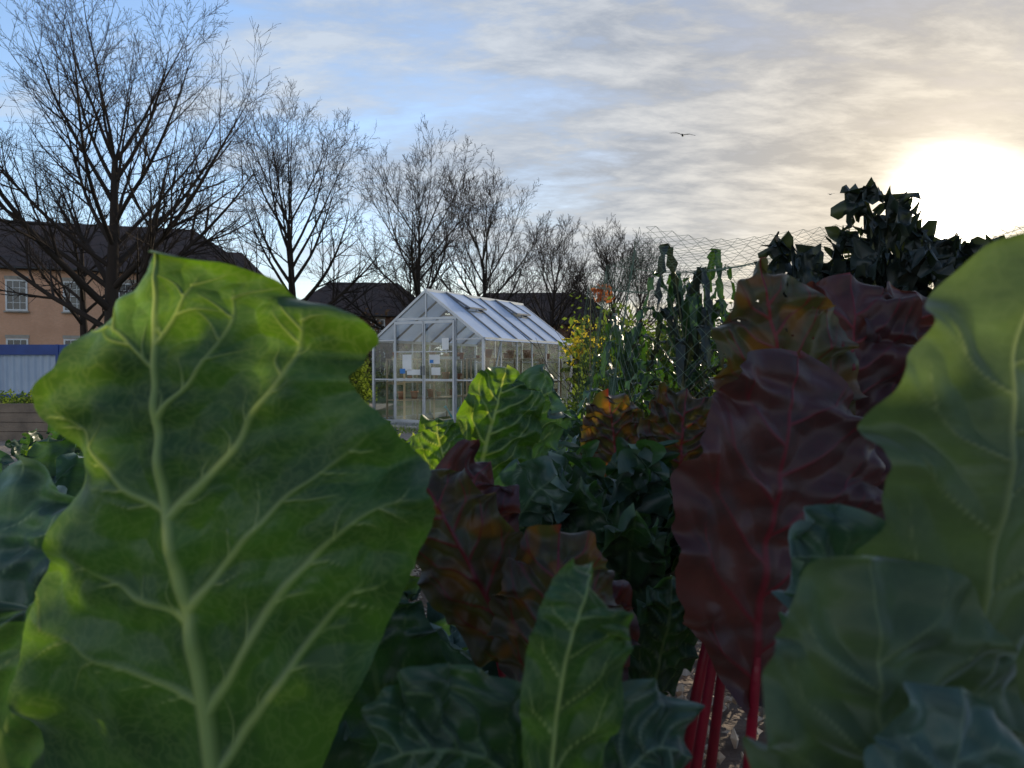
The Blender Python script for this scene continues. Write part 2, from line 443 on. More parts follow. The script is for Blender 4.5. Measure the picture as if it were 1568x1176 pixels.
# right-hand brassica: big leaves close to the camera
br2 = empty("brassica_plant", (.25, .45, .3))
R1L = [(0, .02), (.1, .05), (.3, .058), (.45, .054), (.55, .056), (.67, .060), (.75, .053), (.80, .042), (.86, .042), (.92, .032), (.97, .020), (1, .010)]
R1R = [(0, .02), (.2, .06), (.5, .075), (.8, .06), (.95, .035), (1, .02)]
P(br2, make_leaf("leaf_upper", [(.215, .42, .84), (.232, .38, .95), (.236, .355, 1.05), (.243, .36, 1.11), (.262, .375, 1.185)], (0, -1, 0), R1L, R1R, M_grey, br2, nx=110, ny=160,
          ruffle=.008, rf=3.4, fold=-.2, pucker=.005, midw=.0022, seed=41, raise_v=.002, edge=.04, nv=6, smooth_w=7, tip=.03, lat=.3))
P(br2, path_tube("leaf_upper_stalk", [(.26, .5, .3), (.24, .47, .6), (.215, .42, .84), (.225, .40, .9)], .008, .004, M_stemg, br2))
L(br2, "leaf_lower", [(.180, .42, .80), (.172, .36, .88), (.165, .33, .96), (.168, .345, 1.030)], .058, M_grey, wr=.085, nx=110, ny=140, ruffle=.008, rf=4, fold=-.1, pucker=.005, midw=.0016,
  seed=44, stem=[(.26, .5, .3), (.22, .47, .6)], nv=6)
L(br2, "leaf_corner", [(.20, .38, .80), (.19, .33, .88), (.180, .30, .94), (.19, .31, .985)], .04, M_leafblue, nx=80, ny=90, ruffle=.006, rf=4, fold=-.1, pucker=.004, midw=.0014, seed=45, stem=[(.26, .5, .3), (.23, .45, .6)])
L(br2, "leaf_curl", [(.23, .50, .86), (.215, .47, .94), (.195, .44, 1.0), (.16, .43, 1.01)], .04, M_leafblue, nx=70, ny=80, ruffle=.01, rf=4, midw=.0016, pucker=.004, seed=46, stem=[(.26, .5, .3), (.23, .52, .6)])

# centre-bottom brassica
br3 = empty("brassica_plant", (.03, .5, .3))
L(br3, "leaf_folded", [(.022, .45, .80), (.023, .43, .88), (.030, .42, .95), (.042, .425, .988), (.050, .460, .998)], .022, M_hero, wr=.040, nx=90, ny=120, ruffle=.007, rf=2.8, fold=-.5, pucker=.004,
  midw=.002, seed=51, stem=[(.03, .52, .3), (.02, .48, .6)], nv=6, tip=.15)
L(br3, "leaf_low_left", [(.03, .50, .80), (-.01, .46, .87), (-.05, .43, .895), (-.085, .43, .885)], .05, M_dark, nrm=(0, -.8, .5), nx=70, ny=80, ruffle=.009, rf=4, pucker=.005, midw=.002, seed=52, stem=[(.03, .52, .3), (.03, .52, .6)])
L(br3, "leaf_low_right", [(.04, .50, .78), (.065, .48, .84), (.09, .47, .875), (.115, .47, .87)], .045, M_leafblue, nrm=(0, -.8, .5), nx=70, ny=80, ruffle=.009, rf=4, pucker=.005, midw=.002, seed=53, stem=[(.03, .52, .3), (.035, .52, .6)])
L(br3, "leaf_low_mid", [(.03, .50, .76), (.025, .42, .82), (.0, .38, .855), (-.01, .38, .88)], .055, M_dark, nrm=(0, -.8, .5), nx=70, ny=80, ruffle=.009, rf=4, pucker=.005, midw=.002, seed=54)

# mid brassica (sunlit)
br4 = empty("brassica_plant", (-.05, 1.5, .3))
L(br4, "leaf_bright", [(-.070, 1.50, .86), (-.055, 1.49, .95), (-.030, 1.50, 1.04), (-.012, 1.53, 1.115)], .075, M_leaf, wr=.10, nx=100, ny=110, ruffle=.015, rf=4, fold=.35, pucker=.006, midw=.006,
  seed=61, stem=[(-.05, 1.55, .3), (-.08, 1.52, .6)], nv=5, nrm=(.25, -1, 0))
L(br4, "leaf_behind", [(-.02, 1.56, .86), (.02, 1.56, .96), (.06, 1.54, 1.05), (.09, 1.52, 1.07)], .075, M_leafblue, nx=60, ny=80, ruffle=.016, rf=5, pucker=.006, seed=62, nrm=(.3, -1, .3), stem=[(-.05, 1.55, .3), (-.04, 1.55, .6)])
L(br4, "leaf_left", [(-.09, 1.45, .84), (-.12, 1.43, .91), (-.14, 1.42, .98), (-.145, 1.44, 1.02)], .05, M_leaf, nx=50, ny=60, ruffle=.012, rf=4, pucker=.005, seed=63, stem=[(-.05, 1.55, .3), (-.07, 1.5, .6)])
L(br4, "leaf_low", [(-.03, 1.35, .76), (.00, 1.25, .84), (.03, 1.18, .91), (.07, 1.15, .95)], .07, M_leafblue, nx=60, ny=80, ruffle=.014, rf=4, pucker=.006, seed=64, nrm=(.2, -1, .3), stem=[(-.05, 1.55, .3), (-.04, 1.45, .6)])
L(br4, "leaf_front", [(-.06, 1.35, .74), (-.04, 1.28, .80), (-.02, 1.24, .86), (-.01, 1.24, .92)], .07, M_leaf, nx=60, ny=80, ruffle=.014, rf=4, pucker=.006, seed=65, stem=[(-.05, 1.55, .3), (-.06, 1.45, .6)])
L(br4, "leaf_far_left", [(-.20, 1.5, .80), (-.25, 1.48, .88), (-.29, 1.47, .95), (-.305, 1.49, 1.01)], .035, M_leaf, nx=50, ny=60, ruffle=.014, rf=4, pucker=.005, seed=66, stem=[(-.05, 1.55, .3), (-.14, 1.5, .6)])

# chard: front maroon leaves
ch1 = empty("red_chard_plant", (.28, .9, .3))
L(ch1, "leaf_main", [(.262, .80, .75), (.268, .79, .89), (.288, .79, 1.02), (.315, .82, 1.13)], .108, M_chard, wr=.125, nx=130, ny=160, ruffle=.013, rf=3.6, fold=.12, pucker=.0050, midw=.0055, seed=71,
  stem=[(.27, .92, .3), (.265, .85, .55)], smat=M_stemred, sr=.006, nrm=(.15, -1, 0), edge=.08, nv=5)
L(ch1, "leaf_spiked", [(.365, .90, .97), (.335, .89, 1.06), (.312, .89, 1.16), (.298, .90, 1.25)], .082, M_chardg, wr=.09, nx=120, ny=140, ruffle=.014, rf=4, fold=.2, pucker=.0050, midw=.0045, seed=72, holes=.52, edge=.08,
  shape=[(0, .1), (.12, .5), (.3, .95), (.5, 1.), (.7, .85), (.82, .6), (.9, .3), (.96, .08), (1, .03)], stem=[(.28, .92, .3), (.36, .92, .7)], smat=M_stemred, sr=.005, tip=.02)
L(ch1, "leaf_right", [(.41, .96, .97), (.425, .95, 1.06), (.435, .95, 1.15), (.445, .98, 1.24)], .095, M_chard, nx=100, ny=120, ruffle=.017, rf=4, fold=.15, pucker=.0055, midw=.0045, seed=73, edge=.09,
  stem=[(.28, .92, .3), (.38, .95, .7)], smat=M_stemred, sr=.005)
L(ch1, "leaf_low_right", [(.35, .85, .72), (.375, .83, .83), (.39, .83, .94), (.40, .86, 1.03)], .085, M_chard, nx=80, ny=100, ruffle=.013, rf=4, fold=.1, pucker=.005, midw=.0045, seed=74,
  stem=[(.28, .92, .3), (.31, .9, .5)], smat=M_stemred, sr=.005)
L(ch1, "leaf_far_right", [(.50, .98, .97), (.51, .97, 1.06), (.52, .97, 1.15), (.535, .99, 1.22)], .08, M_chard, nx=80, ny=90, ruffle=.016, rf=4, fold=.15, pucker=.006, midw=.004, seed=76,
  stem=[(.28, .92, .3), (.44, .97, .7)], smat=M_stemred, sr=.005)

ch2 = empty("red_chard_plant", (.28, 1.3, .3))
L(ch2, "leaf_upright", [(.290, 1.30, .88), (.295, 1.30, .95), (.30, 1.31, 1.01), (.315, 1.34, 1.08)], .08, M_chardg, nx=80, ny=90, ruffle=.018, rf=6, seed=81, midw=.0045, pucker=.007, edge=.1,
  stem=[(.25, 1.33, .3), (.262, 1.30, .6)], smat=M_stemred, sr=.007)
L(ch2, "leaf_red_rib", [(.325, 1.12, .83), (.34, 1.12, .90), (.35, 1.13, .97), (.36, 1.15, 1.03)], .06, M_chard, nx=60, ny=70, ruffle=.012, rf=4, seed=82, pucker=.005,
  stem=[(.24, 1.12, .3), (.27, 1.10, .60)], smat=M_stemred, sr=.007)
L(ch2, "leaf_back", [(.20, 1.40, .88), (.195, 1.40, .95), (.19, 1.41, 1.01), (.185, 1.43, 1.06)], .065, M_chardg, nx=70, ny=80, ruffle=.018, rf=6, seed=83, pucker=.007, edge=.1,
  stem=[(.24, 1.33, .3), (.225, 1.35, .6)], smat=M_stemred, sr=.005)
for i, (x0, x1, z1) in enumerate(((.225, .285, .80), (.27, .318, .83))):
    P(ch2, path_tube("bare_stem", [(x0, 1.0 + .09 * i, .3), (x0 + .015, 1.0 + .07 * i, .5), (x1, 1.0 + .06 * i, z1)], .011, .006, M_stemred, ch2))
L(ch2, "leaf_low", [(.20, 1.08, .62), (.21, 1.05, .70), (.22, 1.03, .77), (.225, 1.04, .82)], .05, M_dark, nx=50, ny=60, ruffle=.014, rf=5, pucker=.006, seed=84, stem=[(.24, 1.1, .3), (.21, 1.1, .45)])

ch3 = empty("red_chard_plant", (.03, .85, .3))
L(ch3, "leaf_arched", [(.030, .80, .775), (-.02, .79, .86), (-.065, .79, .945), (-.105, .82, 1.005)], .060, M_chardg, nx=100, ny=120, ruffle=.012, rf=4, fold=-.3, pucker=.0055, midw=.0045, seed=91, edge=.08,
  stem=[(.06, .88, .3), (.06, .83, .6)], smat=M_stemred, sr=.004)
L(ch3, "leaf_purple", [(-.02, .86, .80), (-.04, .86, .90), (-.045, .87, .98), (-.03, .90, 1.0)], .055, M_chard, nx=80, ny=90, ruffle=.014, rf=4, pucker=.005, seed=92, stem=[(.05, .88, .3), (.02, .86, .6)], smat=M_stemred)
L(ch3, "leaf_orange", [(.035, .76, .74), (.04, .75, .82), (.045, .75, .89), (.05, .78, .945)], .065, M_chardg, nx=100, ny=110, ruffle=.012, rf=4, fold=.1, pucker=.0055, midw=.0045, seed=94, edge=.08,
  stem=[(.05, .88, .3), (.04, .8, .55)], smat=M_stemred)
L(ch3, "leaf_dark", [(.07, .88, .70), (.09, .86, .76), (.105, .86, .82), (.11, .88, .87)], .045, M_chard, nx=80, ny=90, ruffle=.012, rf=4, pucker=.005, seed=95, stem=[(.05, .88, .3), (.06, .88, .5)], smat=M_stemred)

# ------------------------------------------------------------------ generic plants
def rosette(name, base, n, H, LL, w, mats, ruffle=.012, rf=4, stalk=None, seed=0, tallcrown=False, stem_mat=None, nx=16, ny=30, droop=.3, spread=1., pucker=.005, shape=None):
    rnd = random.Random(seed)
    e = empty(name, base)
    bx, by, bz = base
    shp = shape or (LANCE if tallcrown else OVAL)
    if tallcrown:
        P(e, path_tube("stalk", [base, (bx + rnd.uniform(-.02, .02), by, bz + H * .5), (bx, by, bz + H * .9)], .016, .010, M_stalk, e))
    for i in range(n):
        az = i * 2.399 + rnd.uniform(-.3, .3)
        f = (i + .5) / n
        c, s = math.cos(az), math.sin(az)
        l = LL * rnd.uniform(.75, 1.15)
        if tallcrown:
            z0 = bz + H * (.45 + .45 * f); out = l * (.95 - .65 * f) * spread; up = l * (.25 + .6 * f)
            p0 = (bx + c * .01, by + s * .01, z0)
            p1 = (bx + c * out * .35, by + s * out * .35, z0 + up * .6)
            p2 = (bx + c * out * .75, by + s * out * .75, z0 + up)
            p3 = (bx + c * out * 1.1, by + s * out * 1.1, z0 + up * (1 - droop) - droop * .1 * l)
            P(e, path_tube("leaf_stem", [p0, tuple((Vector(p0) + Vector(p1)) / 2), p1], .006, .003, M_stalk, e, n=5, sides=5))
        else:
            out = l * (.9 - .6 * f) * spread; z0 = bz + H * .35
            p0 = (bx + c * out * .25, by + s * out * .25, z0)
            p1 = (bx + c * out * .5, by + s * out * .5, z0 + (H * .65) * (.35 + .2 * f))
            p2 = (bx + c * out * .8, by + s * out * .8, z0 + (H * .65) * (.65 + .25 * f))
            p3 = (bx + c * out * 1.05, by + s * out * 1.05, z0 + (H * .65) * (.8 + .3 * f))
            P(e, path_tube("leaf_stem", [(bx, by, bz), (bx + c * out * .1, by + s * out * .1, bz + H * .2), p0], .007, .004, stem_mat or M_stemg, e, n=5, sides=5))
        nr = (-c * .8, -s * .8, .75)
        m = mats[rnd.randrange(len(mats))]
        o = make_leaf("leaf", [p0, p1, p2, p3], nr, ov(w * rnd.uniform(.8, 1.15), shp), ov(w * rnd.uniform(.8, 1.15), shp), m, e,
                      nx=nx, ny=ny, ruffle=ruffle, rf=rf, fold=rnd.uniform(-.3, .3), pucker=pucker, midw=.004, seed=seed * 40 + i, nv=4, edge=.12, curl=0, lat=1.)
        P(e, o)
    return e

CURLY = [(0, .15), (.2, .35), (.4, .8), (.6, 1.1), (.8, 1.15), (.93, .95), (1, .7)]
rosette("curly_kale_plant", (.175, 1.26, .3), 14, .66, .22, .060, [M_leafblue, M_dark], ruffle=.019, rf=8, seed=3, nx=34, ny=80, spread=.75, pucker=.009)
# tall kale against the sun
KW = dict(ruffle=.030, rf=8, tallcrown=True, nx=22, ny=60, shape=CURLY, pucker=.010)
rosette("tall_kale_plant", (1.08, 2.2, .3), 26, 1.20, .29, .038, [M_kale], seed=5, droop=.35, **KW)
rosette("tall_kale_plant", (.90, 2.35, .3), 18, 1.12, .28, .034, [M_kale], seed=6, droop=.55, **KW)
rosette("tall_kale_plant", (1.30, 2.25, .3), 22, 1.11, .28, .042, [M_kale], seed=7, droop=.4, **KW)
rosette("tall_kale_plant", (1.62, 2.4, .3), 18, 1.15, .28, .042, [M_kale], seed=8, droop=.4, **KW)
# palm kale under the net
KP = dict(ruffle=.012, rf=9, tallcrown=True, droop=.8, nx=12, ny=34)
rosette("palm_kale_plant", (.92, 4.0, .3), 22, 1.18, .46, .032, [M_kale, M_dark], seed=9, **KP)
rosette("palm_kale_plant", (1.10, 4.3, .3), 24, 1.18, .44, .032, [M_kale, M_dark], seed=10, **KP)
rosette("palm_kale_plant", (.72, 4.6, .3), 18, .92, .42, .04, [M_dark, M_leafblue], seed=11, **KP)
rosette("palm_kale_plant", (1.5, 4.2, .3), 20, .95, .40, .04, [M_dark, M_kale], seed=12, **KP)
# bed filling plants
sd = 100
for (x, y, h, kind) in [(-.62, 1.2, .62, 'b'), (-.95, 1.5, .66, 'b'), (-.30, 1.15, .50, 'b'), (-.05, 1.05, .46, 'd'), (-.42, 1.9, .60, 'b'), (-.85, 2.3, .62, 'g'),
                        (-.1, 2.1, .58, 'g'), (.02, 1.75, .50, 'c'), (.62, 1.3, .72, 'c'), (.85, 1.6, .72, 'c'), (.75, 2.2, .62, 'c'), (.7, 3.0, .60, 'g'),
                        (.1, 3.0, .55, 'b'), (-.4, 3.0, .52, 'g'), (-.9, 3.2, .56, 'b'), (-1.5, 2.6, .62, 'g'), (-1.5, 3.6, .56, 'b'), (1.1, 3.2, .7, 'c'),
                        (-.2, 4.2, .5, 'b'), (.35, 4.3, .55, 'g'), (-.9, 4.5, .5, 'g'), (.68, .78, .58, 'c'), (.07, .7, .38, 'd'), (-.28, .85, .40, 'd'), (-2.1, 3.4, .5, 'g')]:
    mm = {'b': [M_leafblue, M_dark], 'g': [M_leaf, M_leafblue, M_dark], 'c': [M_chard, M_chardg], 'd': [M_dark, M_leafblue]}[kind]
    nm = "red_chard_plant" if kind == 'c' else "brassica_plant"
    rosette(nm, (x, y, .3), 9, h, .30, .07, mm, ruffle=.014, rf=5, seed=sd, stem_mat=M_stemred if kind == 'c' else M_stemg, nx=20, ny=30, spread=.9)
    sd += 1

# ------------------------------------------------------------------ bed soil, edging, ground
def soil_bed(name, x0, x1, y0, y1, z, nx, ny, amp, mat, seed=1):
    xs = np.linspace(x0, x1, nx); ys = np.linspace(y0, y1, ny)
    X, Y = np.meshgrid(xs, ys)
    Z = z + amp * (sn(X, Y, seed, 8, 1., 4.) + .8 * sn(X, Y, seed + 1, 8, 5., 14.))
    V = np.stack([X, Y, Z], -1).reshape(-1, 3)
    i = np.arange(nx * ny).reshape(ny, nx)
    F = np.stack([i[:-1, :-1], i[:-1, 1:], i[1:, 1:], i[1:, :-1]], -1).reshape(-1, 4)
    return mesh_obj(name, V, F, mat, None, True)
soil_bed("soil_bed", -3.4, 3.6, -1.0, 6.3, .27, 200, 220, .022, M_soil)
def clods(name, n, xr, yr, z, smin, smax, mat, seed):
    rs = np.random.RandomState(seed); V = []; F = []
    pts = np.array([(1, 0, 0), (-1, 0, 0), (0, 1, 0), (0, -1, 0), (0, 0, 1), (0, 0, -1)])
    for k in range(n):
        c = np.array([rs.uniform(*xr), rs.uniform(*yr), z + rs.uniform(0, .015)]); s = rs.uniform(smin, smax)
        b = len(V)
        V += (c + pts * s * rs.uniform(.5, 1.5, (6, 3)) * rs.uniform(.4, 1.8, (1, 3)) + rs.uniform(-.2, .2, (6, 3)) * s).tolist()
        for t in ((0, 2, 4), (2, 1, 4), (1, 3, 4), (3, 0, 4), (2, 0, 5), (1, 2, 5), (3, 1, 5), (0, 3, 5)): F.append(tuple(b + q for q in t))
    return mesh_obj(name, V, F, mat)
M_chip = simple("wood_chip", (.30, .22, .15), (.50, .42, .34), 20, .9)
clods("wood_chip_mulch", 4500, (-.6, 1.4), (.6, 3.6), .285, .004, .015, M_chip, 5)
bars("bed_edging", [((-3.45, 6.35, .17), (3.65, 6.35, .17), .05, .36), ((-3.45, -1, .17), (-3.45, 6.3, .17), .05, .36), ((3.65, -1, .17), (3.65, 6.3, .17), .05, .36)], M_wood)

m, nt, out = newmat("ground_grass")
tc = N(nt, "ShaderNodeTexCoord"); n1 = N(nt, "ShaderNodeTexNoise"); n1.inputs["Scale"].default_value = .5; n1.inputs["Detail"].default_value = 4
n2 = N(nt, "ShaderNodeTexNoise"); n2.inputs["Scale"].default_value = 14; n2.inputs["Detail"].default_value = 4
nt.links.new(tc.outputs["Object"], n1.inputs["Vector"]); nt.links.new(tc.outputs["Object"], n2.inputs["Vector"])
a = mixc(nt, n2.outputs[0], (.035, .06, .02), (.09, .11, .045))
b_ = mixc(nt, n2.outputs[0], (.10, .075, .05), (.2, .16, .12))
cc = mixc(nt, mth(nt, 'MULTIPLY_ADD', n1.outputs[0], 5, -2.4, True), a, b_)
p = N(nt, "ShaderNodeBsdfDiffuse"); nt.links.new(cc, p.inputs["Color"])
bp = N(nt, "ShaderNodeBump"); bp.inputs["Distance"].default_value = .05; nt.links.new(n2.outputs[0], bp.inputs["Height"]); nt.links.new(bp.outputs[0], p.inputs["Normal"])
nt.links.new(p.outputs[0], out.inputs[0]); M_ground = m
mesh_obj("ground", [(-600, -100, 0), (600, -100, 0), (600, 1200, 0), (-600, 1200, 0)], [(0, 1, 2, 3)], M_ground)
M_gravel = simple("gravel", (.20, .15, .11), (.34, .27, .21), 30, .95, bump=.8, bscale=90, detail=5)
mesh_obj("gravel_path", [(-14, 7.6, .004), (6, 7.6, .004), (6, 10.6, .004), (1.2, 13.0, .004), (-1.0, 12.6, .004), (-3.4, 14.4, .004), (-3.4, 22, .004), (-14, 22, .004)], [tuple(range(8))], M_gravel)

def tufts(name, n, xr, yr, z, h, mat, seed):
    rs = np.random.RandomState(seed)
    x = rs.uniform(*xr, n); y = rs.uniform(*yr, n); a = rs.uniform(0, 6.28, n); hh = h * rs.uniform(.4, 1.2, n); w = .004 + .004 * rs.rand(n)
    dx, dy = np.cos(a) * w, np.sin(a) * w; lx, ly = rs.uniform(-.5, .5, n) * hh, rs.uniform(-.5, .5, n) * hh
    V = np.stack([np.stack([x - dx, y - dy, z + 0 * x], -1), np.stack([x + dx, y + dy, z + 0 * x], -1), np.stack([x + lx, y + ly, z + hh], -1)], 1).reshape(-1, 3)
    return mesh_obj(name, V, np.arange(3 * n).reshape(-1, 3), mat)
M_grass = facemat("grass_blade", (.07, .12, .03), (.2, .28, .04))
tufts("grass", 16000, (-4, 3), (6.45, 7.7), 0, .10, M_grass, 3)
tufts("grass", 7000, (-3.2, 3.5), (12.2, 14.2), 0, .07, M_grass, 4)

# ------------------------------------------------------------------ greenhouse
gh = empty("greenhouse", (-2.66, 14.35, 0), math.atan2(-1.18, 2.15))
W, D, EZ, RZ = 2.46, 3.75, 1.60, 2.50
hx = W / 2
def rz(x): return EZ + (RZ - EZ) * (1 - abs(x - hx) / hx)
B, BD = [], []
for y in (0, D):
    B += [((0, y, .05), (W, y, .05), .05, .10), ((.0, y, 0), (0, y, EZ), .045, .045), ((W, y, 0), (W, y, EZ), .045, .045),
          ((0, y, EZ), (hx, y, RZ), .045, .045), ((W, y, EZ), (hx, y, RZ), .045, .045)]
for x in (0, W):
    B += [((x, 0, .05), (x, D, .05), .05, .10), ((x, 0, EZ), (x, D, EZ), .07, .055), ((x, .03, .82), (x, D - .03, .82), .022, .022)]
    for i in range(1, 6): B.append(((x, D * i / 6, .08), (x, D * i / 6, EZ), .024, .026))
B.append(((hx, -.02, RZ + .01), (hx, D + .02, RZ + .01), .07, .06))
for i in range(1, 6):
    for x in (0, W): BD.append(((x, D * i / 6, EZ + .012), (hx, D * i / 6, RZ + .012), .035, .05))
for x in (.52, 1.88):
    B.append(((x, 0, .08), (x, 0, rz(x)), .034, .034)); B.append(((x, D, .08), (x, D, rz(x)), .03, .03))
B.append(((.52, 0, 1.99), (1.88, 0, 1.99), .035, .045))
B.append(((0, 0, EZ), (.52, 0, EZ), .026, .026)); B.append(((1.88, 0, EZ), (W, 0, EZ), .026, .026))
B.append(((0, 0, .86), (.52, 0, .86), .026, .026)); B.append(((1.88, 0, .86), (W, 0, .86), .026, .026))
B.append(((hx, D, .08), (hx, D, RZ), .03, .03)); B.append(((0, D, 1.2), (W, D, 1.2), .03, .03))
B.append(((hx, 0, 2.0), (hx, 0, RZ), .026, .026))
B += [((W, .05, .1), (W, D / 6 * 1.0, EZ - .05), .02, .015), ((W, D - .05, .1), (W, D * 5 / 6, EZ - .05), .02, .015)]
bars("frame", B, M_alu, gh); bars("roof_glazing_bars", BD, M_alud, gh)
Dd = []
for (a_, b2) in ((.545, 1.195), (1.215, 1.855)):
    y = -.035
    Dd += [((a_, y, .06), (a_, y, 1.94), .038, .03), ((b2, y, .06), (b2, y, 1.94), .038, .03)]
    for z in (.09, .86, 1.92): Dd.append(((a_ + .02, y - .003, z), (b2 - .02, y - .003, z), .03, .05 if z != .86 else .04))
    Dd.append(((a_ + .02, y, 1.38), (b2 - .02, y, 1.38), .018, .018))
bars("double_door", Dd, M_alu, gh)
bars("door_handles", [((1.17, -.085, .95), (1.17, -.085, 1.12), .02, .02), ((1.24, -.085, .95), (1.24, -.085, 1.12), .02, .02)], M_alud, gh)
GV = [(0, .005, .1), (W, .005, .1), (W, .005, EZ), (hx, .005, RZ), (0, .005, EZ),
      (0, D - .005, .1), (W, D - .005, .1), (W, D - .005, EZ), (hx, D - .005, RZ), (0, D - .005, EZ),
      (.006, 0, .1), (.006, D, .1), (.006, D, EZ), (.006, 0, EZ), (W - .006, 0, .1), (W - .006, D, .1), (W - .006, D, EZ), (W - .006, 0, EZ)]
mesh_obj("glass_panes", GV, [(0, 1, 2, 3, 4), (5, 6, 7, 8, 9), (10, 11, 12, 13), (14, 15, 16, 17)], M_glass, gh)
RV, RF = [], []
def slopept(side, y, t, lift=.012):
    x = (W if side > 0 else 0) + (hx - (W if side > 0 else 0)) * t
    nx_ = side * (RZ - EZ) / math.hypot(hx, RZ - EZ); nz_ = hx / math.hypot(hx, RZ - EZ)
    return (x + nx_ * lift, y, EZ + (RZ - EZ) * t + nz_ * lift)
def quad(pts):
    b = len(RV); RV.extend(pts); RF.append((b, b + 1, b + 2, b + 3))
vents = {1: (1, 4), -1: (2,)}
for side in (1, -1):
    for i in range(6):
        y0, y1 = D * i / 6 + .014, D * (i + 1) / 6 - .014
        tm = .60 if i in vents[side] else 1.0
        quad([slopept(side, y0, -.04), slopept(side, y1, -.04), slopept(side, y1, tm), slopept(side, y0, tm)])
mesh_obj("roof_panels", RV, RF, M_poly, gh)
vf_, VB = [], []
for side in (1, -1):
    for i in vents[side]:
        y0, y1 = D * i / 6, D * (i + 1) / 6
        a0, a1 = slopept(side, y0, 1., .03), slopept(side, y1, 1., .03)
        b0, b1 = slopept(side, y0, .60, .09), slopept(side, y1, .60, .09)
        vf_ += [a0, a1, b1, b0]
        VB += [(a0, a1, .03, .03), (b0, b1, .03, .03), (a0, b0, .03, .03), (a1, b1, .03, .03)]
        VB += [(slopept(side, y0, .60, .01), slopept(side, y1, .60, .01), .03, .03)]
        VB += [(slopept(side, (y0 + y1) / 2, .60, .01), slopept(side, (y0 + y1) / 2, .62, .08), .012, .012)]
mesh_obj("roof_vent_panes", vf_, [tuple(range(4 * k, 4 * k + 4)) for k in range(len(vf_) // 4)], M_poly, gh)
bars("roof_vent_frames", VB, M_alud, gh)
ST = []
for (x0, x1) in ((.08, .50), (1.93, 2.38)):
    for z in (.45, .80, 1.25):
        for k in range(4):
            xx = x0 + (x1 - x0) * (k + .5) / 4
            ST.append(((xx, .25, z), (xx, 3.5, z), .08, .018))
    for y in (.3, 1.3, 2.4, 3.4):
        ST += [((x0, y, 0), (x0, y, 1.25), .03, .03), ((x1, y, 0), (x1, y, 1.25), .03, .03), ((x0, y, .77), (x1, y, .77), .03, .03)]
bars("wooden_staging", ST, simple("pale_timber", (.42, .33, .22), (.30, .22, .14), 6, .8), gh)
def lathe(profile, seg=12):
    V, F = [], []
    for k in range(seg):
        a = 2 * math.pi * k / seg
        for (r, z) in profile: V.append((r * math.cos(a), r * math.sin(a), z))
    m_ = len(profile)
    for k in range(seg):
        j = (k + 1) % seg
        for q in range(m_ - 1): F.append((k * m_ + q, j * m_ + q, j * m_ + q + 1, k * m_ + q + 1))
    return V, F
rp = random.Random(5)
PV, PF = [], []
pr = [(0, 0), (.045, 0), (.06, .10), (.068, .10), (.068, .125), (.058, .125), (.054, .09), (0, .09)]
for (x0, x1) in ((.12, .46), (1.97, 2.34)):
    for z in (.46, .81, 1.26):
        for k in range(9):
            if rp.random() < .25: continue
            s = rp.uniform(.7, 1.4); v, f = lathe(pr); b = len(PV)
            cx, cy = rp.uniform(x0, x1), .35 + k * .36
            PV += [(cx + a_ * s, cy + b2 * s, z + .01 + c_ * s) for a_, b2, c_ in v]; PF += [tuple(b + q for q in t) for t in f]
mesh_obj("flower_pots", PV, PF, M_pot, gh, True)
boxes("seed_trays", [(.29, .75, .845, .36, .24, .06), (2.15, 1.7, .845, .36, .24, .06), (2.15, 2.9, .495, .36, .24, .06), (.29, 2.2, 1.29, .36, .24, .06)], simple("white_plastic", (.6, .62, .62), None), gh)
boxes("notices", [(.80, -.012, 1.18, .21, .003, .30), (1.42, -.012, 1.24, .24, .003, .17), (1.66, -.012, 1.52, .15, .003, .21), (1.45, -.012, 1.02, .2, .003, .14), (.95, -.012, 1.00, .30, .003, .10)], M_white, gh)
boxes("blue_notices", [(.70, -.018, 1.02, .12, .003, .09), (1.36, -.018, 1.20, .08, .003, .06)], simple("blue_print", (.05, .2, .5), None), gh)
wc, wf = lathe([(0, 0), (.12, 0), (.12, .24), (.09, .27), (.07, .27), (.07, .2)], 16)
M_teal = simple("teal_plastic", (.03, .25, .32), None, rough=.3)
mesh_obj("watering_can_body", [(1.62 + a_, .5 + b2, .04 + c_) for a_, b2, c_ in wc], wf, M_teal, gh, True)
tubes("watering_can_spout", [((1.50, .5, .10), (1.34, .5, .32), .02, .012), ((1.34, .5, .32), (1.31, .5, .34), .03, .035)], M_teal, gh, 8)
hp = catmull([(1.73, .5, .08), (1.80, .5, .22), (1.72, .5, .36), (1.6, .5, .32)], np.linspace(0, 1, 9))
tubes("watering_can_handle", [(tuple(hp[i]), tuple(hp[i + 1]), .01, .01) for i in range(8)], M_teal, gh, 6)
boxes("floor_slabs", [(hx, D / 2, .02, .9, D - .2, .04), (hx, -.35, .02, 1.5, .6, .035)], simple("concrete_slab", (.32, .30, .27), (.22, .2, .18), 5, .9), gh)

